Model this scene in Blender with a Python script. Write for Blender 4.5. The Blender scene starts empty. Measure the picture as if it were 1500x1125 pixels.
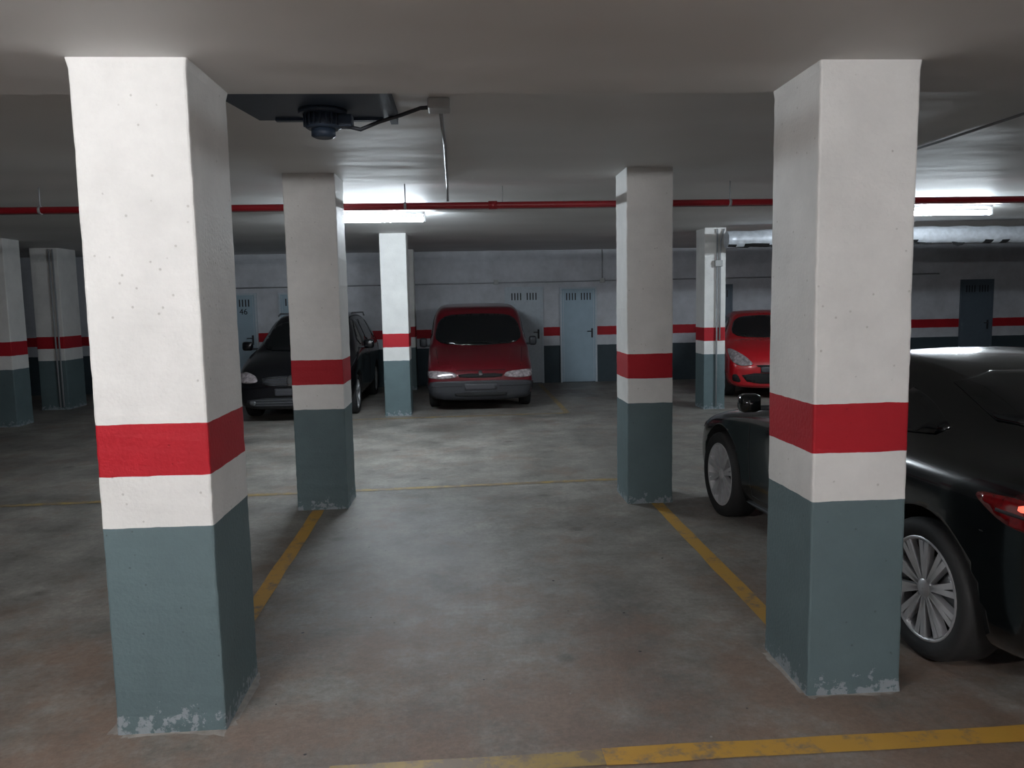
import bpy, bmesh, math, random
from mathutils import Matrix, Vector, noise
from mathutils.bvhtree import BVHTree
from mathutils.geometry import delaunay_2d_cdt
random.seed(4)
scene = bpy.context.scene
COL = scene.collection
scene.view_settings.view_transform = 'Standard'
scene.view_settings.look = 'None'
scene.view_settings.exposure = 0.0

def lin(c):
    c = c/255.0
    return c/12.92 if c <= 0.04045 else ((c+0.055)/1.055)**2.4
def rgb(r, g, b):
    return (lin(r), lin(g), lin(b), 1.0)

# ------------------------------------------------------------------ materials
def newmat(name):
    m = bpy.data.materials.new(name); m.use_nodes = True
    nt = m.node_tree
    return m, nt, nt.nodes['Principled BSDF']

def mat(name, col, rough=0.6, metal=0.0, var=0.06, scale=20.0, bump=0.0, coat=0.0, spec=0.5):
    m, nt, b = newmat(name)
    tc = nt.nodes.new('ShaderNodeTexCoord')
    nz = nt.nodes.new('ShaderNodeTexNoise'); nz.inputs['Scale'].default_value = scale
    nz.inputs['Detail'].default_value = 5
    nt.links.new(tc.outputs['Object'], nz.inputs['Vector'])
    cr = nt.nodes.new('ShaderNodeValToRGB')
    cr.color_ramp.elements[0].position = 0.3; cr.color_ramp.elements[1].position = 0.7
    cr.color_ramp.elements[0].color = tuple(c*(1-var) for c in col[:3])+(1,)
    cr.color_ramp.elements[1].color = tuple(min(1, c*(1+var)) for c in col[:3])+(1,)
    nt.links.new(nz.outputs['Fac'], cr.inputs['Fac'])
    nt.links.new(cr.outputs['Color'], b.inputs['Base Color'])
    b.inputs['Roughness'].default_value = rough
    b.inputs['Metallic'].default_value = metal
    b.inputs['Specular IOR Level'].default_value = spec
    b.inputs['Coat Weight'].default_value = coat
    b.inputs['Coat Roughness'].default_value = 0.05
    if bump > 0:
        bp = nt.nodes.new('ShaderNodeBump'); bp.inputs['Strength'].default_value = bump
        bp.inputs['Distance'].default_value = 0.01
        nt.links.new(nz.outputs['Fac'], bp.inputs['Height'])
        nt.links.new(bp.outputs['Normal'], b.inputs['Normal'])
    return m

def emis(name, col, strength):
    m, nt, b = newmat(name)
    b.inputs['Base Color'].default_value = col
    b.inputs['Emission Color'].default_value = col
    b.inputs['Emission Strength'].default_value = strength
    return m

def bandmat(name, z1, z2, z3, white, red, green, wear=True, pits=0.5, dirt=0.12):
    """painted plaster: green up to z1, white to z2, red to z3, white above (object Z)"""
    m, nt, b = newmat(name)
    N = nt.nodes.new; L = nt.links.new
    tc = N('ShaderNodeTexCoord'); sep = N('ShaderNodeSeparateXYZ')
    L(tc.outputs['Object'], sep.inputs[0])
    geo = N('ShaderNodeNewGeometry')
    n1 = N('ShaderNodeTexNoise'); n1.inputs['Scale'].default_value = 9; n1.inputs['Detail'].default_value = 4
    L(geo.outputs['Position'], n1.inputs['Vector'])
    ma = N('ShaderNodeMath'); ma.operation = 'MULTIPLY_ADD'
    ma.inputs[1].default_value = 0.012
    L(n1.outputs['Fac'], ma.inputs[0]); L(sep.outputs['Z'], ma.inputs[2])
    sc = N('ShaderNodeMath'); sc.operation = 'MULTIPLY'; sc.inputs[1].default_value = 1/3.0
    L(ma.outputs[0], sc.inputs[0])
    cr = N('ShaderNodeValToRGB'); r = cr.color_ramp; r.interpolation = 'CONSTANT'
    o = 0.006
    r.elements[0].position = 0; r.elements[0].color = green
    r.elements[1].position = (z1+o)/3; r.elements[1].color = white
    e = r.elements.new((z2+o)/3); e.color = red
    e = r.elements.new((z3+o)/3); e.color = white
    L(sc.outputs[0], cr.inputs['Fac'])
    n2 = N('ShaderNodeTexNoise'); n2.inputs['Scale'].default_value = 3.5; n2.inputs['Detail'].default_value = 8
    n2.inputs['Roughness'].default_value = 0.65
    L(geo.outputs['Position'], n2.inputs['Vector'])
    mr = N('ShaderNodeMapRange'); mr.inputs['From Min'].default_value = 0.3; mr.inputs['From Max'].default_value = 0.7
    mr.inputs['To Min'].default_value = 1-dirt; mr.inputs['To Max'].default_value = 1.0+dirt*0.3
    L(n2.outputs['Fac'], mr.inputs['Value'])
    mx = N('ShaderNodeMix'); mx.data_type = 'RGBA'; mx.blend_type = 'MULTIPLY'; mx.inputs['Factor'].default_value = 1
    L(cr.outputs['Color'], mx.inputs['A']); L(mr.outputs['Result'], mx.inputs['B'])
    last = mx.outputs['Result']
    vo = N('ShaderNodeTexVoronoi'); vo.inputs['Scale'].default_value = 17
    L(geo.outputs['Position'], vo.inputs['Vector'])
    pm = N('ShaderNodeMapRange'); pm.inputs['From Min'].default_value = 0.05; pm.inputs['From Max'].default_value = 0.11
    L(vo.outputs['Distance'], pm.inputs['Value'])
    n3 = N('ShaderNodeTexNoise'); n3.inputs['Scale'].default_value = 3.2
    L(geo.outputs['Position'], n3.inputs['Vector'])
    gt = N('ShaderNodeMath'); gt.operation = 'GREATER_THAN'; gt.inputs[1].default_value = 0.46
    L(n3.outputs['Fac'], gt.inputs[0])
    pin = N('ShaderNodeMath'); pin.operation = 'SUBTRACT'; pin.inputs[0].default_value = 1
    L(pm.outputs['Result'], pin.inputs[1])
    pf = N('ShaderNodeMath'); pf.operation = 'MULTIPLY'
    L(pin.outputs[0], pf.inputs[0]); L(gt.outputs[0], pf.inputs[1])
    pf2 = N('ShaderNodeMath'); pf2.operation = 'MULTIPLY'; pf2.inputs[1].default_value = pits
    L(pf.outputs[0], pf2.inputs[0])
    mx2 = N('ShaderNodeMix'); mx2.data_type = 'RGBA'; mx2.blend_type = 'MULTIPLY'
    L(pf2.outputs[0], mx2.inputs['Factor']); L(last, mx2.inputs['A']); mx2.inputs['B'].default_value = (0.5, 0.47, 0.44, 1)
    last = mx2.outputs['Result']
    if wear:
        n4 = N('ShaderNodeTexNoise'); n4.inputs['Scale'].default_value = 16; n4.inputs['Detail'].default_value = 8
        n4.inputs['Roughness'].default_value = 0.7
        L(geo.outputs['Position'], n4.inputs['Vector'])
        zz = N('ShaderNodeMapRange'); zz.inputs['From Min'].default_value = 0.0; zz.inputs['From Max'].default_value = 0.2
        zz.inputs['To Min'].default_value = 0.12; zz.inputs['To Max'].default_value = -0.2
        L(sep.outputs['Z'], zz.inputs['Value'])
        ad = N('ShaderNodeMath'); ad.operation = 'ADD'
        L(n4.outputs['Fac'], ad.inputs[0]); L(zz.outputs['Result'], ad.inputs[1])
        st = N('ShaderNodeMapRange'); st.inputs['From Min'].default_value = 0.56; st.inputs['From Max'].default_value = 0.6
        L(ad.outputs[0], st.inputs['Value'])
        mx3 = N('ShaderNodeMix'); mx3.data_type = 'RGBA'
        L(st.outputs['Result'], mx3.inputs['Factor']); L(last, mx3.inputs['A'])
        mx3.inputs['B'].default_value = rgb(138, 146, 150)
        last = mx3.outputs['Result']
    L(last, b.inputs['Base Color'])
    b.inputs['Roughness'].default_value = 0.62
    b.inputs['Specular IOR Level'].default_value = 0.3
    n5 = N('ShaderNodeTexNoise'); n5.inputs['Scale'].default_value = 60; n5.inputs['Detail'].default_value = 6
    L(geo.outputs['Position'], n5.inputs['Vector'])
    hs = N('ShaderNodeMath'); hs.operation = 'SUBTRACT'
    L(n5.outputs['Fac'], hs.inputs[0]); L(pf2.outputs[0], hs.inputs[1])
    bp = N('ShaderNodeBump'); bp.inputs['Strength'].default_value = 0.45; bp.inputs['Distance'].default_value = 0.006
    L(hs.outputs[0], bp.inputs['Height']); L(bp.outputs['Normal'], b.inputs['Normal'])
    return m

WHITE = rgb(224, 223, 220); RED = rgb(168, 26, 38); GREEN = rgb(94, 111, 114)
M_col = bandmat('painted_column', 0.87, 1.08, 1.29, WHITE, RED, GREEN)
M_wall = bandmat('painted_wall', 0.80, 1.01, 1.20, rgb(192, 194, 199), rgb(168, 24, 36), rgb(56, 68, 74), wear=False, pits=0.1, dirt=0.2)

def ceiling_mat():
    m, nt, b = newmat('ceiling_plaster')
    N = nt.nodes.new; L = nt.links.new
    geo = N('ShaderNodeNewGeometry')
    mp = N('ShaderNodeMapping'); mp.inputs['Scale'].default_value = (0.5, 0.9, 1)
    L(geo.outputs['Position'], mp.inputs['Vector'])
    n1 = N('ShaderNodeTexNoise'); n1.inputs['Scale'].default_value = 1.0; n1.inputs['Detail'].default_value = 3
    n1.inputs['Roughness'].default_value = 0.45
    L(mp.outputs['Vector'], n1.inputs['Vector'])
    cr = N('ShaderNodeValToRGB'); e = cr.color_ramp.elements
    e[0].position = 0.25; e[0].color = rgb(204, 203, 201); e[1].position = 0.75; e[1].color = rgb(226, 226, 225)
    L(n1.outputs['Fac'], cr.inputs['Fac']); L(cr.outputs['Color'], b.inputs['Base Color'])
    b.inputs['Roughness'].default_value = 0.6; b.inputs['Specular IOR Level'].default_value = 0.4
    bp = N('ShaderNodeBump'); bp.inputs['Strength'].default_value = 0.5; bp.inputs['Distance'].default_value = 0.05
    L(n1.outputs['Fac'], bp.inputs['Height']); L(bp.outputs['Normal'], b.inputs['Normal'])
    return m

def floor_mat():
    m, nt, b = newmat('worn_concrete')
    N = nt.nodes.new; L = nt.links.new
    geo = N('ShaderNodeNewGeometry')
    def nz(scale, det=8, rgh=0.6, sx=1, sy=1, off=0):
        mp = N('ShaderNodeMapping'); mp.inputs['Scale'].default_value = (sx, sy, 1)
        mp.inputs['Location'].default_value = (off, off*.7, 0)
        L(geo.outputs['Position'], mp.inputs['Vector'])
        n = N('ShaderNodeTexNoise'); n.inputs['Scale'].default_value = scale; n.inputs['Detail'].default_value = det
        n.inputs['Roughness'].default_value = rgh
        L(mp.outputs['Vector'], n.inputs['Vector']); return n
    a = nz(1.8, 14, 0.78, 1.0, 1.0)
    cr = N('ShaderNodeValToRGB'); e = cr.color_ramp.elements
    e[0].position = 0.34; e[0].color = rgb(102, 99, 94); e[1].position = 0.66; e[1].color = rgb(164, 160, 153)
    L(a.outputs['Fac'], cr.inputs['Fac'])
    s = nz(1.7, 14, 0.78, 1, 1, 5)
    sp = N('ShaderNodeSeparateXYZ'); L(geo.outputs['Position'], sp.inputs[0])
    yr = N('ShaderNodeMapRange'); yr.inputs['From Min'].default_value = 3.0; yr.inputs['From Max'].default_value = 5.4
    yr.inputs['To Min'].default_value = 0.10; yr.inputs['To Max'].default_value = -0.04
    L(sp.outputs['Y'], yr.inputs['Value'])
    ad = N('ShaderNodeMath'); ad.operation = 'ADD'; L(s.outputs['Fac'], ad.inputs[0]); L(yr.outputs['Result'], ad.inputs[1])
    sr = N('ShaderNodeMapRange'); sr.inputs['From Min'].default_value = 0.47; sr.inputs['From Max'].default_value = 0.64
    sr.inputs['To Max'].default_value = 0.85
    L(ad.outputs[0], sr.inputs['Value'])
    mx = N('ShaderNodeMix'); mx.data_type = 'RGBA'
    L(sr.outputs['Result'], mx.inputs['Factor']); L(cr.outputs['Color'], mx.inputs['A']); mx.inputs['B'].default_value = rgb(132, 111, 97)
    f = nz(30, 9, 0.85)
    fr = N('ShaderNodeMapRange'); fr.inputs['From Min'].default_value = 0.3; fr.inputs['From Max'].default_value = 0.7
    fr.inputs['To Min'].default_value = 0.64; fr.inputs['To Max'].default_value = 1.24
    L(f.outputs['Fac'], fr.inputs['Value'])
    m2 = N('ShaderNodeMix'); m2.data_type = 'RGBA'; m2.blend_type = 'MULTIPLY'; m2.inputs['Factor'].default_value = 1
    L(mx.outputs['Result'], m2.inputs['A']); L(fr.outputs['Result'], m2.inputs['B'])
    d = nz(0.8, 12, 0.72, 1.1, 1.0)
    dr = N('ShaderNodeMapRange'); dr.inputs['From Min'].default_value = 0.38; dr.inputs['From Max'].default_value = 0.56
    dr.inputs['To Min'].default_value = 0.7; dr.inputs['To Max'].default_value = 1.0
    L(d.outputs['Fac'], dr.inputs['Value'])
    m3 = N('ShaderNodeMix'); m3.data_type = 'RGBA'; m3.blend_type = 'MULTIPLY'; m3.inputs['Factor'].default_value = 1
    L(m2.outputs['Result'], m3.inputs['A']); L(dr.outputs['Result'], m3.inputs['B'])
    q = nz(3.4, 14, 0.82, 0.8, 1.3)
    qr = N('ShaderNodeMapRange'); qr.inputs['From Min'].default_value = 0.6; qr.inputs['From Max'].default_value = 0.7
    qr.inputs['To Max'].default_value = 0.6
    L(q.outputs['Fac'], qr.inputs['Value'])
    m4 = N('ShaderNodeMix'); m4.data_type = 'RGBA'
    L(qr.outputs['Result'], m4.inputs['Factor']); L(m3.outputs['Result'], m4.inputs['A']); m4.inputs['B'].default_value = rgb(168, 164, 158)
    # small oil spots
    vo = N('ShaderNodeTexVoronoi'); vo.inputs['Scale'].default_value = 1.6; vo.inputs['Randomness'].default_value = 1
    L(geo.outputs['Position'], vo.inputs['Vector'])
    dist = N('ShaderNodeMath'); dist.operation = 'MULTIPLY_ADD'; dist.inputs[1].default_value = 0.12
    L(q.outputs['Fac'], dist.inputs[0]); L(vo.outputs['Distance'], dist.inputs[2])
    om = N('ShaderNodeMapRange'); om.inputs['From Min'].default_value = 0.10; om.inputs['From Max'].default_value = 0.17
    om.inputs['To Min'].default_value = 0.6; om.inputs['To Max'].default_value = 0.0
    L(dist.outputs[0], om.inputs['Value'])
    m5 = N('ShaderNodeMix'); m5.data_type = 'RGBA'
    L(om.outputs['Result'], m5.inputs['Factor']); L(m4.outputs['Result'], m5.inputs['A']); m5.inputs['B'].default_value = rgb(72, 66, 62)
    L(m5.outputs['Result'], b.inputs['Base Color'])
    rr = N('ShaderNodeMapRange'); rr.inputs['To Min'].default_value = 0.3; rr.inputs['To Max'].default_value = 0.65
    L(d.outputs['Fac'], rr.inputs['Value']); L(rr.outputs['Result'], b.inputs['Roughness'])
    b.inputs['Specular IOR Level'].default_value = 0.4
    bp = N('ShaderNodeBump'); bp.inputs['Strength'].default_value = 0.4; bp.inputs['Distance'].default_value = 0.01
    L(f.outputs['Fac'], bp.inputs['Height']); L(bp.outputs['Normal'], b.inputs['Normal'])
    return m

def paintline_mat(name, col, thresh):
    m, nt, b = newmat(name)
    N = nt.nodes.new; L = nt.links.new
    geo = N('ShaderNodeNewGeometry')
    n = N('ShaderNodeTexNoise'); n.inputs['Scale'].default_value = 7; n.inputs['Detail'].default_value = 9; n.inputs['Roughness'].default_value = 0.75
    L(geo.outputs['Position'], n.inputs['Vector'])
    cr = N('ShaderNodeValToRGB'); e = cr.color_ramp.elements
    e[0].position = thresh-0.08; e[0].color = rgb(126, 112, 96); e[1].position = thresh+0.04; e[1].color = col
    L(n.outputs['Fac'], cr.inputs['Fac']); L(cr.outputs['Color'], b.inputs['Base Color'])
    b.inputs['Roughness'].default_value = 0.5
    return m

M_ceil = ceiling_mat(); M_floor = floor_mat()
M_yel = paintline_mat('yellow_line_paint', rgb(186, 144, 62), 0.44)
M_yel2 = paintline_mat('faded_line_paint', rgb(160, 136, 82), 0.52)
M_tyre = mat('tyre_rubber', rgb(30, 30, 31), 0.75, bump=0.2)
M_dark = mat('dark_plastic', rgb(38, 39, 43), 0.55)
M_black = mat('gap_black', rgb(10, 10, 11), 0.8)
M_alloy = mat('alloy_rim', rgb(205, 205, 207), 0.35, 0.4)
M_steelrim = mat('steel_rim', rgb(120, 122, 125), 0.45, 0.6)
M_glass = mat('car_glass', rgb(14, 17, 19), 0.06, 0, var=0.02, spec=0.8)
M_chrome = mat('chrome', rgb(200, 200, 205), 0.15, 1.0, var=0.02)
M_lamp = mat('headlamp_lens', rgb(165, 155, 157), 0.12, 0.3, var=0.5, scale=22, coat=0.5)
M_tail = mat('tail_lamp_lens', rgb(96, 8, 12), 0.12, 0, var=0.3, scale=40, coat=0.7)
M_tailglint = emis('tail_reflector_glint', (1.0, 0.16, 0.10, 1), 1.3)  # bright glint of the reflector put in as emission
M_plate = mat('number_plate', rgb(56, 56, 60), 0.5, var=0.03)
M_pblack = mat('black_car_paint', rgb(10, 11, 15), 0.22, 0.0, var=0.03, coat=0.35)
M_ptt = mat('black_green_car_paint', rgb(9, 12, 13), 0.2, 0.0, var=0.03, coat=0.6)
M_pwine = mat('wine_red_car_paint', rgb(92, 14, 24), 0.28, 0.1, var=0.04, coat=0.5)
M_pred = mat('bright_red_car_paint', rgb(172, 18, 28), 0.25, 0.0, var=0.04, coat=0.6)
M_pipe = mat('red_pipe_paint', rgb(140, 22, 32), 0.4)
M_cond = mat('grey_conduit', rgb(150, 152, 155), 0.5)
M_cabl = mat('black_cable', rgb(44, 48, 55), 0.5)
M_boxg = mat('junction_box_plastic', rgb(165, 166, 165), 0.5)
M_fan = mat('fan_steel', rgb(50, 63, 80), 0.5, 0.1)
M_alu = mat('duct_foil', rgb(190, 194, 200), 0.42, 0.25, var=0.14, scale=14, bump=0.8)
M_door = mat('galvanised_door', rgb(148, 168, 180), 0.5, 0.0, var=0.05, scale=6)
M_dframe = mat('door_frame_paint', rgb(176, 185, 192), 0.5)
M_doord = mat('dark_door', rgb(84, 96, 106), 0.5, 0.0)
M_tube = emis('fluorescent_tube', (0.82, 0.92, 1.0, 1), 370)
M_tube2 = emis('fluorescent_tube_neutral', (0.985, 0.985, 1.0, 1), 340)
M_fixt = mat('fixture_white', rgb(225, 226, 226), 0.4)
M_mort = mat('mortar_residue', rgb(150, 145, 139), 0.8, var=0.25, scale=18, bump=0.5)

# ------------------------------------------------------------------ mesh builder
class MB:
    def __init__(s): s.bm = bmesh.new(); s.mats = []
    def mi(s, m):
        if m not in s.mats: s.mats.append(m)
        return s.mats.index(m)
    def _fin(s, verts, m, smooth=False):
        i = s.mi(m)
        fs = set()
        for v in verts:
            for f in v.link_faces: fs.add(f)
        for f in fs: f.material_index = i; f.smooth = smooth
    def box(s, x0, x1, y0, y1, z0, z1, m, bev=0.0):
        r = bmesh.ops.create_cube(s.bm, size=1)
        vs = r['verts']
        for v in vs:
            v.co = Vector((x0+(v.co.x+.5)*(x1-x0), y0+(v.co.y+.5)*(y1-y0), z0+(v.co.z+.5)*(z1-z0)))
        s._fin(vs, m)
        if bev > 0:
            es = set(e for v in vs for e in v.link_edges)
            rr = bmesh.ops.bevel(s.bm, geom=list(es), offset=bev, segments=2, affect='EDGES', profile=0.5)
            for f in rr['faces']: f.material_index = s.mi(m)
    def tube(s, pts, r, m, seg=10, caps=True):
        pts = [Vector(p) for p in pts]; rings = []
        up = Vector((0, 0, 1))
        for i, p in enumerate(pts):
            if i == 0: d = pts[1]-p
            elif i == len(pts)-1: d = p-pts[i-1]
            else: d = (pts[i+1]-p).normalized()+(p-pts[i-1]).normalized()
            d.normalize()
            u = up if abs(d.z) < 0.9 else Vector((1, 0, 0))
            a = d.cross(u).normalized(); b = d.cross(a).normalized()
            rr = r[i] if isinstance(r, (list, tuple)) else r
            rings.append([s.bm.verts.new(p+a*math.cos(t)*rr+b*math.sin(t)*rr) for t in [2*math.pi*k/seg for k in range(seg)]])
        i = s.mi(m)
        for A, B in zip(rings, rings[1:]):
            for k in range(seg):
                f = s.bm.faces.new((A[k], A[(k+1) % seg], B[(k+1) % seg], B[k])); f.material_index = i; f.smooth = True
        if caps:
            for R_ in (rings[0], rings[-1]):
                f = s.bm.faces.new(R_); f.material_index = i
    def lathe(s, prof, c, axis_sign, m, seg=40):
        rings = []; i = s.mi(m)
        for r, o in prof:
            rings.append([s.bm.verts.new((c[0]+o*axis_sign, c[1]+math.cos(2*math.pi*k/seg)*r, c[2]+math.sin(2*math.pi*k/seg)*r)) for k in range(seg)])
        for A, B in zip(rings, rings[1:]):
            for k in range(seg):
                f = s.bm.faces.new((A[k], A[(k+1) % seg], B[(k+1) % seg], B[k])); f.material_index = i; f.smooth = True
    def poly(s, pts, m):
        f = s.bm.faces.new([s.bm.verts.new(p) for p in pts]); f.material_index = s.mi(m); return f
    def prism(s, pts, d, m):
        d = Vector(d); A = [s.bm.verts.new(p) for p in pts]; B = [s.bm.verts.new(Vector(p)+d) for p in pts]
        i = s.mi(m); fs = [s.bm.faces.new(A), s.bm.faces.new(list(reversed(B)))]
        n = len(A)
        for k in range(n): fs.append(s.bm.faces.new((A[k], B[k], B[(k+1) % n], A[(k+1) % n])))
        for f in fs: f.material_index = i
    def obj(s, name, parent=None, loc=None, origin=None):
        bmesh.ops.recalc_face_normals(s.bm, faces=s.bm.faces)
        if origin is not None:
            bmesh.ops.translate(s.bm, verts=s.bm.verts, vec=-Vector(origin))
        me = bpy.data.meshes.new(name); s.bm.to_mesh(me); s.bm.free()
        for m in s.mats: me.materials.append(m)
        o = bpy.data.objects.new(name, me); COL.objects.link(o)
        if origin is not None: o.location = origin
        if parent: o.parent = parent
        return o

def empty(name, loc=(0, 0, 0)):
    e = bpy.data.objects.new(name, None); COL.objects.link(e); e.location = loc
    e.empty_display_size = 0.2
    return e

# ------------------------------------------------------------------ room shell
X0, X1, Y0, Y1 = -13.0, 15.0, -4.0, 16.7
ZL, ZH, YS = 2.70, 2.84, 3.67
b = MB(); b.box(X0-.2, X1+.2, Y0-.2, Y1+.2, -0.2, 0, M_floor); b.obj('floor')
b = MB(); b.box(X0-.2, X1+.2, YS, Y1+.2, ZH, ZH+.3, M_ceil); b.obj('ceiling')
b = MB(); b.box(X0-.2, X1+.2, Y0-.2, YS, ZL, ZH+.3, M_ceil); b.obj('ceiling_soffit')
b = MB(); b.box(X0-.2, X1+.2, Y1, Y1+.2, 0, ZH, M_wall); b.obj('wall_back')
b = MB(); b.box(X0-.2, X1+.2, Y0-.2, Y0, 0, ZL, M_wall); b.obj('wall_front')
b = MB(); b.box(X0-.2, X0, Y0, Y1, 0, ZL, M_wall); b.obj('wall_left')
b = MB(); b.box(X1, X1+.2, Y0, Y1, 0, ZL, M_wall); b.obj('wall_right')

def column(x0, x1, y0, y1, ztop, rough=0.0012, flare=0.0, name='support_column'):
    bm = bmesh.new(); bmesh.ops.create_cube(bm, size=1)
    cx, cy = (x0+x1)/2, (y0+y1)/2
    for v in bm.verts: v.co = Vector((v.co.x*(x1-x0), v.co.y*(y1-y0), (v.co.z+.5)*ztop))
    ve = [e for e in bm.edges if abs(e.verts[0].co.z-e.verts[1].co.z) > 1]
    bmesh.ops.bevel(bm, geom=ve, offset=0.010, segments=2, affect='EDGES', profile=0.5)
    ve = [e for e in bm.edges if abs(e.verts[0].co.z-e.verts[1].co.z) > 1]
    bmesh.ops.subdivide_edges(bm, edges=ve, cuts=70, use_grid_fill=True)
    sd = Vector((x0*7.1, y0*3.3, 0))
    for v in bm.verts:
        n = noise.noise_vector(v.co*1.5+sd)*rough*1.5+noise.noise_vector(v.co*24+sd)*rough
        z = v.co.z
        k = 1.0
        if z > ztop-0.04: k += flare*(z-(ztop-0.04))/0.04
        v.co.x = v.co.x*k+n.x; v.co.y = v.co.y*k+n.y
        if z < 0.1: v.co.x *= 1+0.015*(1-z/0.1); v.co.y *= 1+0.015*(1-z/0.1)
    for f in bm.faces: f.smooth = False
    me = bpy.data.meshes.new(name); bm.to_mesh(me); bm.free(); me.materials.append(M_col)
    o = bpy.data.objects.new(name, me); COL.objects.link(o); o.location = (cx, cy, 0)
    return o
column(-1.47, -1.03, 3.15, 3.66, ZL, 0.0025, 0.03)
column(1.47, 1.89, 3.18, 3.66, ZL, 0.0025, 0.02)
column(-1.46, -1.03, 6.66, 7.12, ZH, 0.003)
column(1.38, 1.77, 6.50, 6.97, ZH, 0.003)
column(-1.26, -0.85, 12.25, 12.7, ZH)
column(3.78, 4.12, 12.05, 12.5, ZH)
column(-7.2, -6.82, 12.2, 12.65, ZH)
column(-7.50, -7.03, 14.2, 14.85, ZH)
column(-1.30, -0.97, 15.9, 16.3, ZH)

# floor markings ------------------------------------------------------
def strip(b, x0, y0, x1, y1, w, m, z=0.003):
    d = Vector((x1-x0, y1-y0)); n = Vector((-d.y, d.x)).normalized()*w/2
    N_ = max(2, int(d.length/0.1))
    L_ = []; R_ = []
    for i in range(N_+1):
        t = i/N_; p = Vector((x0, y0))+d*t
        j = 1+0.16*noise.noise(Vector((p.x*3, p.y*3, 0))); k = 1+0.16*noise.noise(Vector((p.x*3, p.y*3, 9)))
        L_.append((p.x+n.x*j, p.y+n.y*j, z)); R_.append((p.x-n.x*k, p.y-n.y*k, z))
    for i in range(N_): b.poly([R_[i], R_[i+1], L_[i+1], L_[i]], m)
b = MB()
strip(b, -1.25, 3.68, -1.28, 6.64, 0.10, M_yel)
strip(b, 1.63, 3.68, 1.63, 6.48, 0.10, M_yel)
strip(b, 0.5, 2.805, 6.0, 2.82, 0.11, M_yel); strip(b, -0.55, 2.79, 0.5, 2.805, 0.10, M_yel2)
strip(b, -9.0, 6.95, -4.2, 7.17, 0.09, M_yel2); strip(b, -4.2, 7.17, 1.5, 7.43, 0.085, M_yel2)
strip(b, -1.8, 11.95, 1.6, 12.05, 0.09, M_yel2)
strip(b, 1.6, 12.05, 1.6, 16.4, 0.09, M_yel2)
b.obj('parking_bay_lines')

def splat(cx, cy, rx, ry, name, z=0.006):
    bm = bmesh.new(); n = 64
    c = bm.verts.new((0, 0, z+.006)); vs = []
    for k in range(n):
        a = 2*math.pi*k/n
        s_ = 1+0.18*noise.noise(Vector((math.cos(a)*2.2+cx, math.sin(a)*2.2+cy, 0)))+0.09*noise.noise(Vector((math.cos(a)*9+cx, math.sin(a)*9, 3)))
        p = 0.35
        ca, sa = math.cos(a), math.sin(a)
        x = math.copysign(abs(ca)**p, ca)*rx*s_; y = math.copysign(abs(sa)**p, sa)*ry*s_
        vs.append(bm.verts.new((x, y, 0.001)))
    for k in range(n): bm.faces.new((c, vs[k], vs[(k+1) % n]))
    me = bpy.data.meshes.new(name); bm.to_mesh(me); bm.free(); me.materials.append(M_mort)
    o = bpy.data.objects.new(name, me); COL.objects.link(o); o.location = (cx, cy, 0)
splat(-1.25, 3.40, 0.245, 0.285, 'column_foot_mortar'); splat(1.68, 3.42, 0.235, 0.27, 'column_foot_mortar')

# ------------------------------------------------------------------ lamps
def fluorescent(cx, cy, ztop, M, L_=1.22):
    b = MB(); ztop -= 0.002
    b.box(cx-L_/2, cx+L_/2, cy-0.022, cy+0.022, ztop-0.04, ztop, M_fixt, 0.006)
    zt = ztop-0.095
    for sx in (-1, 1):
        xe = cx+sx*L_/2
        b.box(min(xe, xe-sx*0.03), max(xe, xe-sx*0.03), cy-0.022, cy+0.022, zt-0.03, ztop-0.03, M_fixt)
    b.tube([(cx-L_/2+.03, cy, zt), (cx+L_/2-.03, cy, zt)], 0.026, M, 12)
    return b.obj('fluorescent_lamp', origin=(cx, cy, ztop))
fluorescent(-1.02, 9.4, ZH, M_tube)
fluorescent(5.95, 9.4, ZH, M_tube)
fluorescent(-1.9, 0.5, ZL, M_tube2)
fluorescent(1.6, -1.9, ZL, M_tube2)  # unseen lamp added behind the camera as fill for floor and ceiling

# ------------------------------------------------------------------ pipework
b = MB(); yp, zp = 7.28, 2.64
b.tube([(X0, yp, zp), (X1, yp, zp)], 0.03, M_pipe, 12)
for x in (-9, -5.9, -2.8, 0.3, 3.0, 6.2, 9.3): b.tube([(x-.04, yp, zp), (x+.04, yp, zp)], 0.038, M_pipe, 12)
for x in (-3.72, -0.5, 2.52, 5.8, 9.0):
    b.tube([(x, yp, zp+.02), (x, yp, ZH-.002)], 0.006, M_cond, 6)
    b.tube([(x-.012, yp, zp), (x+.012, yp, zp)], 0.036, M_cond, 12)
b.obj('fire_sprinkler_pipe', origin=(0, yp, zp))
b = MB()
b.tube([(X0, 7.45, 2.63), (X1, 7.45, 2.63)], 0.008, M_cond, 8)
for x in range(-12, 15, 3): b.tube([(x+.4, 7.45, 2.63), (x+.4, 7.45, ZH-.002)], 0.004, M_cond, 6)
b.obj('electrical_conduit', origin=(0, 7.45, 2.63))
b = MB()
b.box(-0.16, -0.04, 4.28, 4.42, 2.785, 2.84, M_boxg, 0.008)
b.tube([(-.095, 4.4, 2.815), (-.095, 5.4, 2.828), (-.11, 7.1, 2.828), (-.11, 7.2, 2.80), (-.11, 7.22, 2.67)], 0.011, M_cond, 8)
b.obj('junction_box')
b = MB(); b.tube([(3.45, YS+.01, 2.83), (3.42, 5.5, 2.83), (3.3, 7.44, 2.83)], 0.009, M_cond, 8); b.obj('ceiling_conduit')
b = MB()
b.tube([(-6.9, Y1-.02, 2.14), (10.5, Y1-.02, 2.20)], 0.013, M_cond, 8)
for x in (-2.6, 0.72, 3.0, 8.2): b.box(x-.05, x+.05, Y1-.06, Y1, 2.13, 2.23, M_boxg, 0.006)
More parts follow.
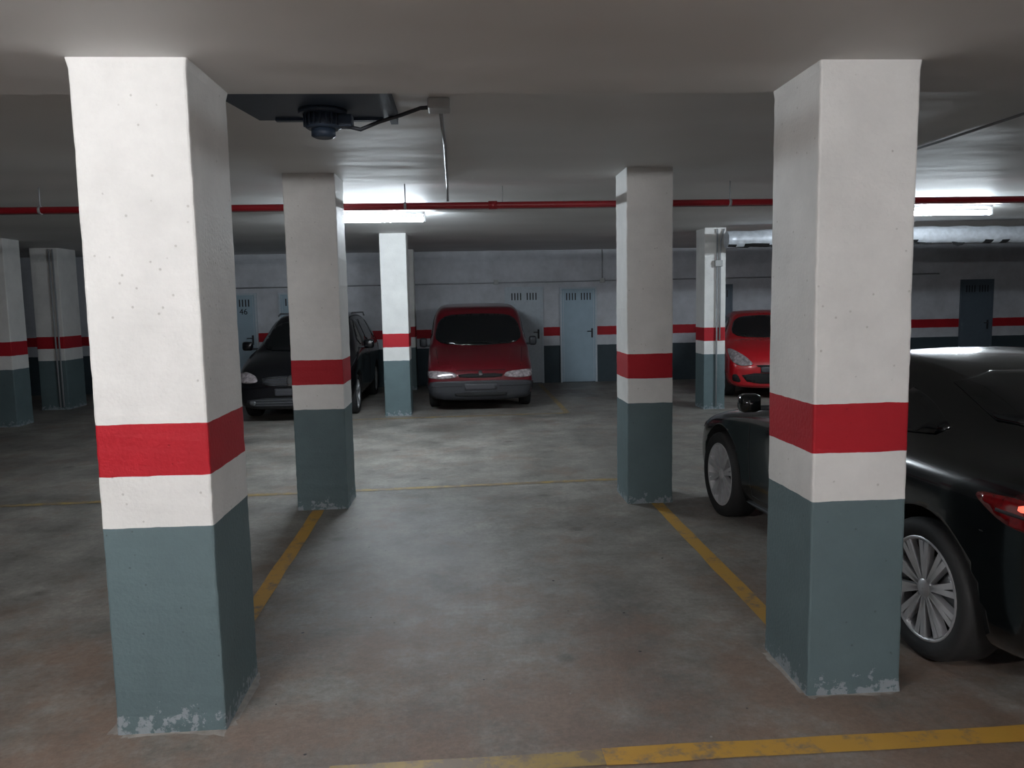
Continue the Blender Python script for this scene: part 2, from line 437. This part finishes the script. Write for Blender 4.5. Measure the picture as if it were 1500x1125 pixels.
b.tube([(3.0, Y1-.02, 2.2), (3.0, Y1-.02, 2.84)], 0.012, M_cond, 8)
b.obj('wall_conduit')
b = MB()
b.tube([(3.97, 12.02, 0.05), (3.97, 12.02, 2.82)], 0.013, M_cond, 8)
b.tube([(4.02, 12.02, 1.1), (4.02, 12.02, 2.6), (4.08, 12.02, 2.82)], 0.013, M_cond, 8)
b.box(3.93, 4.05, 11.98, 12.045, 2.24, 2.34, M_boxg, 0.008)
b.obj('switch_conduit')
b = MB()
b.tube([(-7.1, 14.17, 0.05), (-7.1, 14.17, 2.82)], 0.014, M_cond, 8)
b.tube([(-7.16, 14.17, 0.05), (-7.16, 14.17, 2.82)], 0.014, M_cond, 8)
b.obj('column_conduit')

# ceiling extractor fan
b = MB()
b.prism([(-1.12, 4.62, 2.80), (-0.34, 4.62, 2.80), (-0.34, 3.75, 2.80), (-1.25, 3.75, 2.80)], (0, 0, 0.04), M_fan)
b.box(-1.02, -0.42, 4.56, 4.6, 2.785, 2.80, M_fan); b.box(-1.05, -0.42, 3.9, 3.94, 2.785, 2.80, M_fan)
b.box(-0.38, -0.34, 3.8, 4.6, 2.77, 2.80, M_fan)
cx, cy = -0.73, 4.40
b.tube([(cx, cy, 2.80), (cx, cy, 2.775)], 0.13, M_fan, 28)
b.tube([(cx, cy, 2.78), (cx, cy, 2.71), (cx, cy, 2.70)], [0.095, 0.095, 0.08], M_fan, 28)
for k in range(20):
    a = 2*math.pi*k/20; ca, sa = math.cos(a), math.sin(a)
    b.tube([(cx+ca*.1, cy+sa*.1, 2.785), (cx+ca*.1, cy+sa*.1, 2.715)], 0.006, M_fan, 5)
b.tube([(cx, cy, 2.70), (cx, cy, 2.665), (cx, cy, 2.655)], [0.065, 0.065, 0.045], M_fan, 20)
b.box(cx+.07, cx+.16, cy-.04, cy+.04, 2.71, 2.775, M_fan, 0.006)
b.tube([(cx+.12, cy, 2.72), (cx+.2, cy, 2.70), (cx+.3, cy+.02, 2.745), (cx+.42, cy, 2.775), (cx+.53, cy-.05, 2.80), (-0.13, 4.33, 2.80)], 0.011, M_cabl, 8)
b.obj('ceiling_extractor_fan')

# foil ventilation duct
bm = bmesh.new(); seg = 28; rings = []
n = 90; DX0, DX1 = 3.97, 14.9
for i in range(n+1):
    t = i/n; x = DX0+t*(DX1-DX0); y = 11.6-0.9*t
    r = 0.125+0.006*math.sin(i*1.6)
    rings.append([bm.verts.new((x, y+math.cos(a)*r, 2.62+0.02*math.sin(t*9)+math.sin(a)*r+0.006*noise.noise(Vector((x*5, a*2, 0))))) for a in [2*math.pi*k/seg for k in range(seg)]])
for A, B in zip(rings, rings[1:]):
    for k in range(seg):
        f = bm.faces.new((A[k], A[(k+1) % seg], B[(k+1) % seg], B[k])); f.smooth = True
        mid = (A[k].co+B[k].co)/2
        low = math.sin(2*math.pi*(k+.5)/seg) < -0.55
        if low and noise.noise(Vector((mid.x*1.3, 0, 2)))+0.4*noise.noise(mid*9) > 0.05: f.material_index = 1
bm.faces.new(rings[0]); bm.faces.new(rings[-1])
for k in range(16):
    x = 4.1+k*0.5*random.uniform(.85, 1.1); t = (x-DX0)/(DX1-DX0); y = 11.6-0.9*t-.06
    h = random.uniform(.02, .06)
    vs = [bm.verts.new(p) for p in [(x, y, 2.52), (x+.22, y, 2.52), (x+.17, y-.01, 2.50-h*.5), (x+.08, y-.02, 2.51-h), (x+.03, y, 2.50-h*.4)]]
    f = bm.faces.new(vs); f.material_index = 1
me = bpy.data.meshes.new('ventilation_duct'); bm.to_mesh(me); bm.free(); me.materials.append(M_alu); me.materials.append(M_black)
o = bpy.data.objects.new('ventilation_duct', me); COL.objects.link(o)

# ------------------------------------------------------------------ storage doors
def door(idx, x0, x1, h, M, Mf, num=None, handle='R', y=Y1):
    root = empty('door_%d' % idx, ((x0+x1)/2, y, 0))
    b = MB(); w = x1-x0
    def T(px): return px-(x0+x1)/2
    fr = 0.04
    b.box(T(x0), T(x0)+fr, -.05, 0, 0, h, Mf); b.box(T(x1)-fr, T(x1), -.05, 0, 0, h, Mf); b.box(T(x0)+fr, T(x1)-fr, -.05, 0, h-fr, h, Mf)
    f = b.obj('frame', root)
    b = MB()
    b.box(T(x0)+fr, T(x1)-fr, -.035, -.004, 0.012, h-fr, M)
    b.box(T(x0)+fr+.03, T(x0)+fr+.04, -.038, -.035, 0.03, h-.07, Mf); b.box(T(x1)-fr-.04, T(x1)-fr-.03, -.038, -.035, 0.03, h-.07, Mf)
    b.obj('leaf', root)
    b = MB()
    for cl in (-1, 1):
        for k in range(4):
            xx = cl*w*0.20+(k-1.5)*0.062
            b.box(xx-.013, xx+.013, -.037, -.0345, h-.28, h-.13, M_dark)
    b.obj('vent_slots', root)
    b = MB(); s = 1 if handle == 'R' else -1
    hx = s*(w/2-fr-.07)
    b.box(hx-.02, hx+.02, -.042, -.035, 0.96, 1.16, M_dark); b.tube([(hx, -.04, 1.1), (hx, -.085, 1.1)], .009, M_dark, 8)
    b.tube([(hx, -.085, 1.1), (hx-s*.11, -.085, 1.1)], .009, M_dark, 8)
    b.obj('handle', root)
    if num:
        cu = bpy.data.curves.new('number', 'FONT'); cu.body = num; cu.size = 0.17; cu.extrude = 0.0008
        t = bpy.data.objects.new('number', cu); COL.objects.link(t); t.parent = root
        t.rotation_euler = (math.pi/2, 0, 0); t.location = (w/2-fr-.32, -.038, 1.60); cu.materials.append(M_black)
door(1, -5.15, -4.30, 2.04, M_door, M_dframe, '46')
door(2, -3.85, -3.02, 2.04, M_door, M_dframe)
door(3, 0.90, 1.72, 2.07, M_dframe, M_dframe)
door(4, 2.08, 2.88, 2.05, M_door, M_dframe)
door(5, 5.15, 5.85, 2.05, M_doord, M_doord)
door(6, 11.0, 11.75, 2.06, M_doord, M_doord)
door(7, -10.9, -10.1, 2.04, M_door, M_dframe)

# ------------------------------------------------------------------ cars
def chaikin(p, n=2):
    for _ in range(n):
        q = []
        for i in range(len(p)):
            a, c = p[i], p[(i+1) % len(p)]
            q.append((a[0]*.8+c[0]*.2, a[1]*.8+c[1]*.2)); q.append((a[0]*.2+c[0]*.8, a[1]*.2+c[1]*.8))
        p = q
    return p

class Car:
    def __init__(s, name, stations, paint, wheels, wr, hw, loc, rot=0, scale=1.0):
        s.root = empty(name)
        s.paint = paint
        bm = bmesh.new(); rings = []
        for (y, zb, w, zs, wb, zbelt, wrf, zr, zc) in stations:
            half = [(0, zb), (w*.85, zb), (w*.97, zb+.10), (w, zb*.45+zs*.55), (w*.985, zs), (wb, zbelt), (wrf, zr), (wrf*.72, zr*.15+zc*.85), (0, zc)]
            R_ = [bm.verts.new((x, y, z)) for x, z in half]
            Lf = [R_[0]]+[bm.verts.new((-x, y, z)) for x, z in half[1:-1]]+[R_[-1]]
            rings.append((R_, Lf))
        for (RA, LA), (RB, LB) in zip(rings, rings[1:]):
            for k in range(8):
                bm.faces.new((RA[k], RA[k+1], RB[k+1], RB[k])); bm.faces.new((LA[k+1], LA[k], LB[k], LB[k+1]))
        for (R_, Lf) in (rings[0], rings[-1]):
            for k in range(1, 7): bm.faces.new((R_[k], R_[k+1], Lf[k+1], Lf[k]))
            bm.faces.new((R_[0], R_[1], Lf[1])); bm.faces.new((R_[7], R_[8], Lf[7]))
        bmesh.ops.recalc_face_normals(bm, faces=bm.faces)
        for f in bm.faces: f.smooth = True
        me = bpy.data.meshes.new('body'); bm.to_mesh(me); bm.free(); me.materials.append(paint); me.materials.append(M_black)
        body = bpy.data.objects.new('body', me); COL.objects.link(body)
        ss = body.modifiers.new('s', 'SUBSURF'); ss.levels = 3; ss.render_levels = 3
        dg = bpy.context.evaluated_depsgraph_get(); dg.update()
        me2 = bpy.data.meshes.new_from_object(body.evaluated_get(dg)); body.modifiers.clear(); body.data = me2
        cb = MB()
        for wy in wheels:
            for sx in (-1, 1):
                cb.lathe([(0.0005, 0), (wr*1.17, 0), (wr*1.17, .36), (0.0005, .36)], (sx*(hw-.26), wy, wr*1.02), sx, M_black, 40)
        cut = cb.obj('cut')
        bmesh_fix = bmesh.new(); bmesh_fix.from_mesh(cut.data); bmesh.ops.remove_doubles(bmesh_fix, verts=bmesh_fix.verts, dist=0.002)
        bmesh.ops.recalc_face_normals(bmesh_fix, faces=bmesh_fix.faces); bmesh_fix.to_mesh(cut.data); bmesh_fix.free()
        bo = body.modifiers.new('b', 'BOOLEAN'); bo.operation = 'DIFFERENCE'; bo.object = cut; bo.solver = 'EXACT'
        try: bo.material_mode = 'TRANSFER'
        except Exception: pass
        dg = bpy.context.evaluated_depsgraph_get(); dg.update()
        me3 = bpy.data.meshes.new_from_object(body.evaluated_get(dg)); body.modifiers.clear(); body.data = me3
        bpy.data.objects.remove(cut)
        body.parent = s.root; s.body = body
        bm = bmesh.new(); bm.from_mesh(me2); s.bvh = BVHTree.FromBMesh(bm); bm.free()
        s.root.location = loc; s.root.rotation_euler = (0, 0, rot); s.root.scale = (scale,)*3
    def decal(s, name, poly, axis, m, off=0.006, sm=2, step=0.05, mirror=False):
        if sm: poly = chaikin(poly, sm)
        outs = [poly]
        if mirror: outs = [poly, [(-a, c) for a, c in reversed(poly)]]
        bm = bmesh.new()
        for P_ in outs:
            pts = []
            for i in range(len(P_)):
                a = Vector(P_[i]); c = Vector(P_[(i+1) % len(P_)]); nn = max(1, int((c-a).length/step))
                for k in range(nn): pts.append(a+(c-a)*k/nn)
            nb = len(pts)
            xs = [p.x for p in pts]; ys = [p.y for p in pts]
            x = min(xs)+step/2
            grid = []
            while x < max(xs):
                y = min(ys)+step/2
                while y < max(ys):
                    grid.append(Vector((x, y))); y += step
                x += step
            def inside(p):
                c_ = False
                for i in range(nb):
                    a, d = pts[i], pts[i-1]
                    if (a.y > p.y) != (d.y > p.y) and p.x < (d.x-a.x)*(p.y-a.y)/(d.y-a.y)+a.x: c_ = not c_
                return c_
            grid = [g for g in grid if inside(g) and min((g-q).length for q in pts) > step*.3]
            vs, es, fs, *_r = delaunay_2d_cdt(pts+grid, [(i, (i+1) % nb) for i in range(nb)], [], 1, 1e-5)
            bv = []
            for v in vs:
                if axis == 'F': o, d = Vector((v.x, -3, v.y)), Vector((0, 1, 0))
                elif axis == 'B': o, d = Vector((v.x, 9, v.y)), Vector((0, -1, 0))
                elif axis == 'L': o, d = Vector((-4, v.x, v.y)), Vector((1, 0, 0))
                elif axis == 'R': o, d = Vector((4, v.x, v.y)), Vector((-1, 0, 0))
                else: o, d = Vector((v.x, v.y, 4)), Vector((0, 0, -1))
                h, n_, i_, _ = s.bvh.ray_cast(o, d)
                if h is None: bv.append(None); continue
                if n_.dot(d) > 0: n_ = -n_
                bv.append(bm.verts.new(h+n_*off))
            for f in fs:
                if all(bv[i] is not None for i in f):
                    try:
                        ff = bm.faces.new([bv[i] for i in f]); ff.smooth = True
                    except ValueError: pass
        be = [e for e in bm.edges if len(e.link_faces) == 1]
        dirs = {'F': (0, 1, 0), 'B': (0, -1, 0), 'L': (1, 0, 0), 'R': (-1, 0, 0), 'T': (0, 0, -1)}[axis]
        r = bmesh.ops.extrude_edge_only(bm, edges=be)
        for v in [g for g in r['geom'] if isinstance(g, bmesh.types.BMVert)]: v.co += Vector(dirs)*(off+.004)
        me = bpy.data.meshes.new(name); bm.to_mesh(me); bm.free(); me.materials.append(m)
        o = bpy.data.objects.new(name, me); COL.objects.link(o); o.parent = s.root
        return o
    def seam(s, name, line, axis, w=0.008, m=None, off=0.002, mirror=False):
        for i in range(len(line)-1):
            a, c = Vector(line[i]), Vector(line[i+1]); d = (c-a).normalized(); n = Vector((-d.y, d.x))*w/2
            s.decal(name, [tuple(a+n), tuple(a-n), tuple(c-n), tuple(c+n)], axis, m or M_black, off, 0, 0.06, mirror)
    def part(s, b, name): return b.obj(name, s.root)
    def wheel(s, x, y, r, sx, style, w=0.2):
        b = MB(); c = (x, y, r)
        rr = r*0.74
        b.lathe([(rr, -w), (r*.93, -w), (r, -w*.85), (r, -w*.15), (r*.975, -.01), (r*.9, .004), (r*.8, 0), (rr, -.012)], c, sx, M_tyre, 48)
        M = M_alloy if style != 'steel' else M_steelrim
        b.lathe([(rr, -.012), (rr*.97, -.006), (rr*.93, -.02), (rr*.90, -.10), (rr*.9, -w)], c, sx, M, 48)
        b.lathe([(rr*.9, -.10), (0.002, -.10)], c, sx, M_black, 32)
        b.lathe([(rr*.6, -.085), (rr*.6, -.08), (0.002, -.08)], c, sx, M_steelrim, 32)
        b.lathe([(rr*.2, -.07), (rr*.2, -.03), (rr*.16, -.02), (0.002, -.018)], c, sx, M, 24)
        ns = 10 if style == 'multi' else 5
        for k in range(ns):
            a = 2*math.pi*k/ns+0.3
            for da in ((-.09, .09) if style == 'multi' else (0,)):
                wa = .015 if style == 'multi' else .05
                d = Vector((0, math.cos(a+da*.2), math.sin(a+da*.2))); e = Vector((0, math.cos(a+da), math.sin(a+da)))
                t = Vector((0, -math.sin(a), math.cos(a)))
                p0 = Vector(c)+d*rr*.12; p1 = Vector(c)+e*rr*.93
                xo = lambda q, o: q+Vector((sx*o, 0, 0))
                A = [xo(p0+t*wa*.7, -.025), xo(p0-t*wa*.7, -.025), xo(p1-t*wa, -.012), xo(p1+t*wa, -.012)]
                b.prism(A, (-sx*.035, 0, 0), M)
        return b.obj('wheel', s.root)
    def mirrors(s, x, y, z, m, w=.16, h=.13):
        b = MB()
        for sx in (-1, 1):
            a, c = sorted((sx*(x+.06), sx*(x+.06+w)))
            b.box(a, c, y-.05, y+.06, z-h/2, z+h/2, m, 0.035)
            a, c = sorted((sx*(x-.06), sx*(x+.08)))
            b.box(a, c, y-.02, y+.03, z-h/2+.01, z-h/2+.045, M_dark, 0.01)
            a, c = sorted((sx*(x+.075), sx*(x+.045+w)))
            b.box(a, c, y+.058, y+.064, z-h/2+.02, z+h/2-.02, M_glass)
        for f in b.bm.faces: f.smooth = True
        b.obj('door_mirrors', s.root)

# ---- wine red van
st = [
 (0.00, .22, .74, .42, .72, .50, .60, .55, .57),
 (0.05, .18, .84, .50, .82, .60, .68, .66, .68),
 (0.22, .17, .87, .62, .85, .72, .72, .78, .80),
 (0.60, .17, .88, .78, .86, .85, .74, .90, .93),
 (0.98, .17, .88, .90, .86, .96, .77, 1.00, 1.03),
 (1.08, .17, .88, .92, .87, .99, .78, 1.06, 1.09),
 (1.62, .17, .88, .94, .87, 1.05, .77, 1.58, 1.61),
 (1.78, .17, .88, .94, .87, 1.08, .77, 1.68, 1.71),
 (2.80, .17, .88, .94, .87, 1.08, .78, 1.71, 1.75),
 (3.75, .17, .88, .94, .87, 1.08, .78, 1.70, 1.74),
 (3.98, .17, .87, .94, .86, 1.08, .77, 1.66, 1.70),
 (4.03, .20, .83, .90, .82, 1.00, .70, 1.58, 1.62)]
v = Car('red_van', st, M_pwine, (0.78, 3.3), 0.30, .88, (0.26, 12.55, 0))
v.decal('windscreen', [(-.79, 1.05), (0, 1.01), (.79, 1.05), (.68, 1.53), (0, 1.56), (-.68, 1.53)], 'F', M_glass, .006)
v.decal('bumper', [(-.87, .20), (.87, .20), (.89, .49), (.35, .50), (-.35, .50), (-.89, .49)], 'F', M_dark, .022, 2)
v.decal('grille', [(-.34, .545), (.34, .545), (.37, .61), (-.37, .61)], 'F', M_black, .006, 1)
v.decal('headlamps', [(.37, .56), (.60, .53), (.85, .55), (.85, .65), (.72, .655), (.42, .63)], 'F', M_lamp, .014, 2, mirror=True)
v.decal('lower_grille', [(-.40, .24), (.40, .24), (.44, .31), (-.44, .31)], 'F', M_black, .026, 1)
v.decal('number_plate', [(-.26, .35), (.26, .35), (.26, .45), (-.26, .45)], 'F', M_plate, .030, 0)
v.decal('badge', [(-.035, .575), (.035, .575), (.03, .645), (-.03, .645)], 'F', M_chrome, .018, 2)
v.seam('bumper_crease', [(-.80, .41), (-.3, .41)], 'F', .008, off=.024); v.seam('bumper_crease', [(.3, .41), (.80, .41)], 'F', .008, off=.024)
v.seam('bonnet_gap', [(-.40, .66), (.40, .66)], 'F', .01); v.seam('bonnet_gap', [(.66, .72), (.74, .98)], 'F', .008, mirror=True)
v.seam('bonnet_crease', [(-.45, .70), (-.55, .97)], 'F', .006, M_pwine, .006); v.seam('bonnet_crease', [(.45, .70), (.55, .97)], 'F', .006, M_pwine, .006)
for ax in 'LR':
    v.decal('front_window', [(1.25, 1.10), (2.15, 1.10), (2.15, 1.54), (1.80, 1.54)], ax, M_glass, .006, 1)
    v.decal('rear_window', [(2.25, 1.10), (3.7, 1.10), (3.65, 1.54), (2.25, 1.54)], ax, M_glass, .006, 1)
    v.decal('side_rubbing_strip', [(1.2, .42), (2.9, .42), (2.9, .50), (1.2, .50)], ax, M_dark, .014, 0)
    v.seam('door_gap', [(1.2, 1.02), (1.2, .25), (2.2, .25), (2.2, 1.5)], ax)
v.decal('rear_window_glass', [(-.6, 1.05), (.6, 1.05), (.58, 1.5), (-.58, 1.5)], 'B', M_glass, .006, 1)
for wy in (0.78, 3.3):
    for sx in (-1, 1): v.wheel(sx*.855, wy, .30, sx, 'steel', .18)
v.mirrors(.84, 1.22, 1.07, M_dark, .13, .16)
b = MB()
for s_ in (-.28, .25): b.tube([(s_, .97, 1.05), (s_*.3+.1, 1.0, 1.065), (s_-.35, 1.03, 1.09)], .006, M_black, 6)
v.part(b, 'wipers')

# ---- black mpv
st = [
 (0.00, .24, .66, .42, .64, .50, .56, .56, .58),
 (0.06, .19, .80, .52, .78, .62, .66, .68, .70),
 (0.24, .18, .87, .64, .84, .76, .72, .82, .84),
 (0.70, .17, .895, .82, .87, .90, .72, .94, .97),
 (1.02, .17, .90, .92, .87, .98, .72, 1.01, 1.04),
 (1.12, .17, .90, .94, .87, 1.0, .72, 1.06, 1.09),
 (1.85, .17, .90, .97, .87, 1.03, .67, 1.51, 1.56),
 (2.20, .17, .90, .98, .87, 1.04, .66, 1.59, 1.645),
 (3.00, .17, .90, .98, .87, 1.04, .66, 1.60, 1.655),
 (3.85, .17, .90, .98, .87, 1.05, .65, 1.55, 1.60),
 (4.15, .17, .88, .97, .85, 1.05, .62, 1.42, 1.47),
 (4.30, .22, .80, .90, .77, .98, .60, 1.05, 1.08)]
m_ = Car('black_minivan', st, M_pblack, (0.88, 3.5), 0.32, .90, (-2.60, 11.85, 0))
m_.decal('windscreen', [(-.74, 1.05), (0, 1.02), (.74, 1.05), (.60, 1.47), (0, 1.50), (-.60, 1.47)], 'F', M_glass, .006)
m_.decal('headlamps', [(.50, .62), (.66, .60), (.84, .62), (.84, .73), (.72, .77), (.55, .71)], 'F', M_lamp, .008, 2, mirror=True)
m_.decal('grille', [(-.42, .55), (.42, .55), (.46, .70), (-.46, .70)], 'F', M_dark, .008, 1)
for zz in (.59, .63, .67): m_.seam('grille_bar', [(-.40, zz), (.40, zz)], 'F', .006, M_chrome, .012)
m_.decal('badge', [(-.075, .56), (.075, .56), (.075, .70), (-.075, .70)], 'F', M_chrome, .02, 3, .03)
m_.decal('lower_grille', [(-.72, .24), (.72, .24), (.66, .38), (-.66, .38)], 'F', M_dark, .008, 1)
for zz in (.27, .31, .35): m_.seam('lower_grille_bar', [(-.64, zz), (.64, zz)], 'F', .006, M_steelrim, .012)
m_.decal('number_plate', [(-.26, .41), (.26, .41), (.26, .52), (-.26, .52)], 'F', M_plate, .018, 0)
m_.decal('fog_lamps', [(.55, .28), (.64, .28), (.64, .34), (.55, .34)], 'F', M_steelrim, .014, 2, mirror=True)
for ax in 'LR':
    m_.decal('front_window', [(1.45, 1.08), (2.35, 1.09), (2.35, 1.50), (2.0, 1.49)], ax, M_glass, .006, 1)
    m_.decal('rear_window', [(2.43, 1.09), (3.4, 1.10), (3.35, 1.50), (2.43, 1.50)], ax, M_glass, .006, 1)
    m_.decal('quarter_window', [(3.5, 1.11), (4.0, 1.14), (3.85, 1.44), (3.47, 1.48)], ax, M_glass, .006, 1)
    m_.seam('door_gap', [(1.35, 1.02), (1.35, .25), (2.4, .25), (2.4, 1.5)], ax)
    m_.seam('door_handle', [(2.1, .9), (2.3, .9)], ax, .03, M_dark, .02)
    m_.decal('tail_lamp', [(4.08, .85), (4.22, .88), (4.15, 1.2), (4.02, 1.2)], ax, M_tail, .008, 1)
b = MB()
for sx in (-1, 1): b.tube([(sx*.63, 2.1, 1.58), (sx*.625, 2.25, 1.62), (sx*.62, 3.8, 1.61), (sx*.62, 3.95, 1.55)], .014, M_steelrim, 8)
m_.part(b, 'roof_rails')
for wy in (0.88, 3.5):
    for sx in (-1, 1): m_.wheel(sx*.875, wy, .32, sx, 'five', .2)
m_.mirrors(.86, 1.42, 1.10, M_pblack, .17, .15)

# ---- small bright red hatchback
st = [
 (0.00, .24, .60, .42, .58, .50, .50, .55, .57),
 (0.06, .19, .74, .54, .72, .64, .60, .70, .72),
 (0.24, .18, .81, .70, .78, .80, .64, .85, .87),
 (0.60, .17, .83, .86, .80, .92, .64, .96, .99),
 (0.85, .17, .83, .92, .80, .98, .64, 1.01, 1.04),
 (0.95, .17, .83, .94, .80, 1.0, .64, 1.06, 1.09),
 (1.60, .17, .83, .96, .79, 1.03, .57, 1.42, 1.46),
 (2.00, .17, .83, .96, .79, 1.03, .57, 1.48, 1.53),
 (2.70, .17, .83, .97, .79, 1.04, .57, 1.45, 1.50),
 (3.25, .17, .83, .97, .78, 1.04, .54, 1.28, 1.33),
 (3.50, .20, .80, .92, .74, 1.0, .52, 1.04, 1.07),
 (3.58, .26, .72, .80, .66, .88, .5, .92, .93)]
k = Car('red_hatchback', st, M_pred, (0.68, 2.95), 0.28, .83, (5.32, 12.92, 0), -0.22)
k.decal('windscreen', [(-.66, 1.05), (0, 1.02), (.66, 1.05), (.52, 1.39), (0, 1.42), (-.52, 1.39)], 'F', M_glass, .006)
k.decal('headlamps', [(.36, .60), (.60, .58), (.74, .66), (.78, .86), (.70, .86), (.50, .74)], 'F', M_lamp, .008, 2, mirror=True)
k.decal('grille', [(-.46, .28), (.46, .28), (.60, .46), (-.60, .46)], 'F', M_black, .008, 1)
k.decal('upper_grille', [(-.30, .56), (.30, .56), (.34, .60), (-.34, .60)], 'F', M_black, .008, 1)
k.decal('fog_lamp_recess', [(.58, .30), (.72, .32), (.72, .44), (.64, .44)], 'F', M_black, .008, 1, mirror=True)
k.decal('badge', [(-.07, .64), (.07, .64), (.07, .70), (-.07, .70)], 'F', M_chrome, .014, 2)
k.decal('number_plate', [(-.26, .47), (.26, .47), (.26, .57), (-.26, .57)], 'F', M_plate, .016, 0)
for ax in 'LR':
    k.decal('side_window', [(1.25, 1.07), (2.2, 1.08), (2.2, 1.39), (1.75, 1.38)], ax, M_glass, .006, 1)
    k.decal('rear_side_window', [(2.28, 1.08), (3.05, 1.12), (2.7, 1.37), (2.28, 1.39)], ax, M_glass, .006, 1)
    k.seam('door_gap', [(1.15, 1.0), (1.15, .25), (2.24, .25), (2.24, 1.4)], ax)
k.mirrors(.78, 1.25, 1.06, M_pred, .14, .13)
for wy in (0.68, 2.95):
    for sx in (-1, 1): k.wheel(sx*.805, wy, .28, sx, 'five', .18)

# ---- black coupe (nose away from camera)
st = [
 (0.00, .24, .60, .42, .58, .50, .50, .54, .56),
 (0.08, .18, .78, .54, .74, .62, .60, .66, .68),
 (0.38, .15, .90, .68, .84, .76, .66, .79, .81),
 (0.85, .14, .93, .78, .88, .84, .72, .87, .90),
 (1.30, .14, .92, .84, .87, .89, .74, .93, .96),
 (1.45, .14, .92, .86, .87, .92, .70, .98, 1.01),
 (2.05, .14, .92, .88, .86, .95, .60, 1.34, 1.40),
 (2.50, .14, .92, .89, .86, .96, .60, 1.385, 1.455),
 (3.00, .14, .93, .91, .86, .98, .58, 1.31, 1.38),
 (3.65, .15, .94, .93, .84, 1.01, .58, 1.08, 1.13),
 (3.95, .17, .92, .93, .82, 1.00, .60, 1.03, 1.05),
 (4.14, .20, .86, .88, .78, .96, .60, .98, .99),
 (4.22, .28, .74, .72, .70, .82, .55, .86, .87)]
t = Car('black_coupe', st, M_ptt, (0.85, 3.40), 0.34, .93, (2.90, 6.95, 0), math.pi+0.055)
for ax in 'LR':
    t.decal('side_window', [(1.62, .99), (2.78, 1.02), (2.75, 1.27), (2.45, 1.31), (2.10, 1.28)], ax, M_glass, .006, 2)
    t.decal('quarter_window', [(2.85, 1.03), (3.35, 1.07), (3.05, 1.20), (2.83, 1.26)], ax, M_glass, .006, 1)
    t.seam('door_gap', [(1.38, .88), (1.42, .30), (2.70, .28), (2.84, .60), (2.82, 1.0)], ax)
    t.decal('sill', [(1.25, .17), (3.0, .17), (3.0, .24), (1.25, .24)], ax, M_dark, .012, 1)
    t.seam('door_handle', [(2.5, .86), (2.68, .86)], ax, .028, M_ptt, .02)
t.decal('rear_screen', [(-.50, 1.34), (.50, 1.34), (.60, 1.10), (-.60, 1.10)], 'B', M_glass, .006, 1)
t.decal('tail_lamps', [(.46, .80), (.68, .79), (.80, .80), (.80, .90), (.70, .91), (.48, .90)], 'B', M_tail, .010, 2, .035, mirror=True)
for ax in 'LR':
    t.decal('tail_lamp_side', [(3.70, .90), (3.90, .80), (4.08, .78), (4.10, .90), (3.95, .91)], ax, M_tail, .012, 2, .035)
    t.decal('tail_reflector_glint', [(3.96, .865), (4.03, .865), (4.03, .89), (3.96, .89)], ax, M_tailglint, .018, 1, .02)
    t.seam('tail_lamp_bar', [(3.86, .85), (4.08, .84)], ax, .012, M_dark, .016)
t.seam('boot_gap', [(-.66, .98), (-.44, .76), (.44, .76), (.66, .98)], 'B', .008)
t.decal('rear_number_plate', [(-.26, .58), (.26, .58), (.26, .70), (-.26, .70)], 'B', M_plate, .016, 0)
t.decal('rear_diffuser', [(-.62, .24), (.62, .24), (.66, .38), (-.66, .38)], 'B', M_dark, .016, 1)
t.seam('bumper_gap', [(.45, .74), (.92, .74)], 'B', .006, mirror=True)
t.decal('headlamps', [(.44, .60), (.80, .60), (.84, .70), (.52, .68)], 'F', M_lamp, .008, 2, mirror=True)
t.decal('grille', [(-.3, .26), (.3, .26), (.4, .60), (-.4, .60)], 'F', M_black, .008, 1)
for wy in (0.85, 3.40):
    for sx in (-1, 1): t.wheel(sx*.925, wy, .34, sx, 'multi', .23)
t.mirrors(.88, 1.62, 1.02, M_ptt, .15, .13)
b = MB()
for sx in (-1, 1): b.tube([(sx*.4, 4.0, .27), (sx*.4, 4.22, .27)], .04, M_chrome, 16)
t.part(b, 'exhaust_tips')

# small leaf debris on the floor
b = MB()
for i in range(34):
    x = random.uniform(-1, 1.4); y = random.uniform(2.75, 6.2); a = random.uniform(0, 6.3); r = random.uniform(.005, .012)
    b.poly([(x+math.cos(a+q)*r*(1 if j % 2 else .6), y+math.sin(a+q)*r*.8, .004) for j, q in enumerate((0, 1.2, 2.5, 3.7, 5))], random.choice((M_black, M_mort, M_dark)))
b.obj('floor_debris')

# ------------------------------------------------------------------ world + camera
w = bpy.data.worlds.new('world'); scene.world = w; w.use_nodes = True
w.node_tree.nodes['Background'].inputs[0].default_value = (0.02, 0.022, 0.025, 1)
cam = bpy.data.cameras.new('camera'); co = bpy.data.objects.new('camera', cam); COL.objects.link(co)
R = Matrix.Rotation(-math.radians(3.5), 3, 'Z') @ Matrix.Rotation(math.radians(84.0), 3, 'X') @ Matrix.Rotation(-0.019, 3, 'Z')
co.matrix_world = Matrix.Translation((0, 0, 1.75)) @ R.to_4x4()
cam.sensor_fit = 'HORIZONTAL'; cam.sensor_width = 36; cam.lens = 36*1140/1500; cam.clip_start = 0.05
scene.camera = co
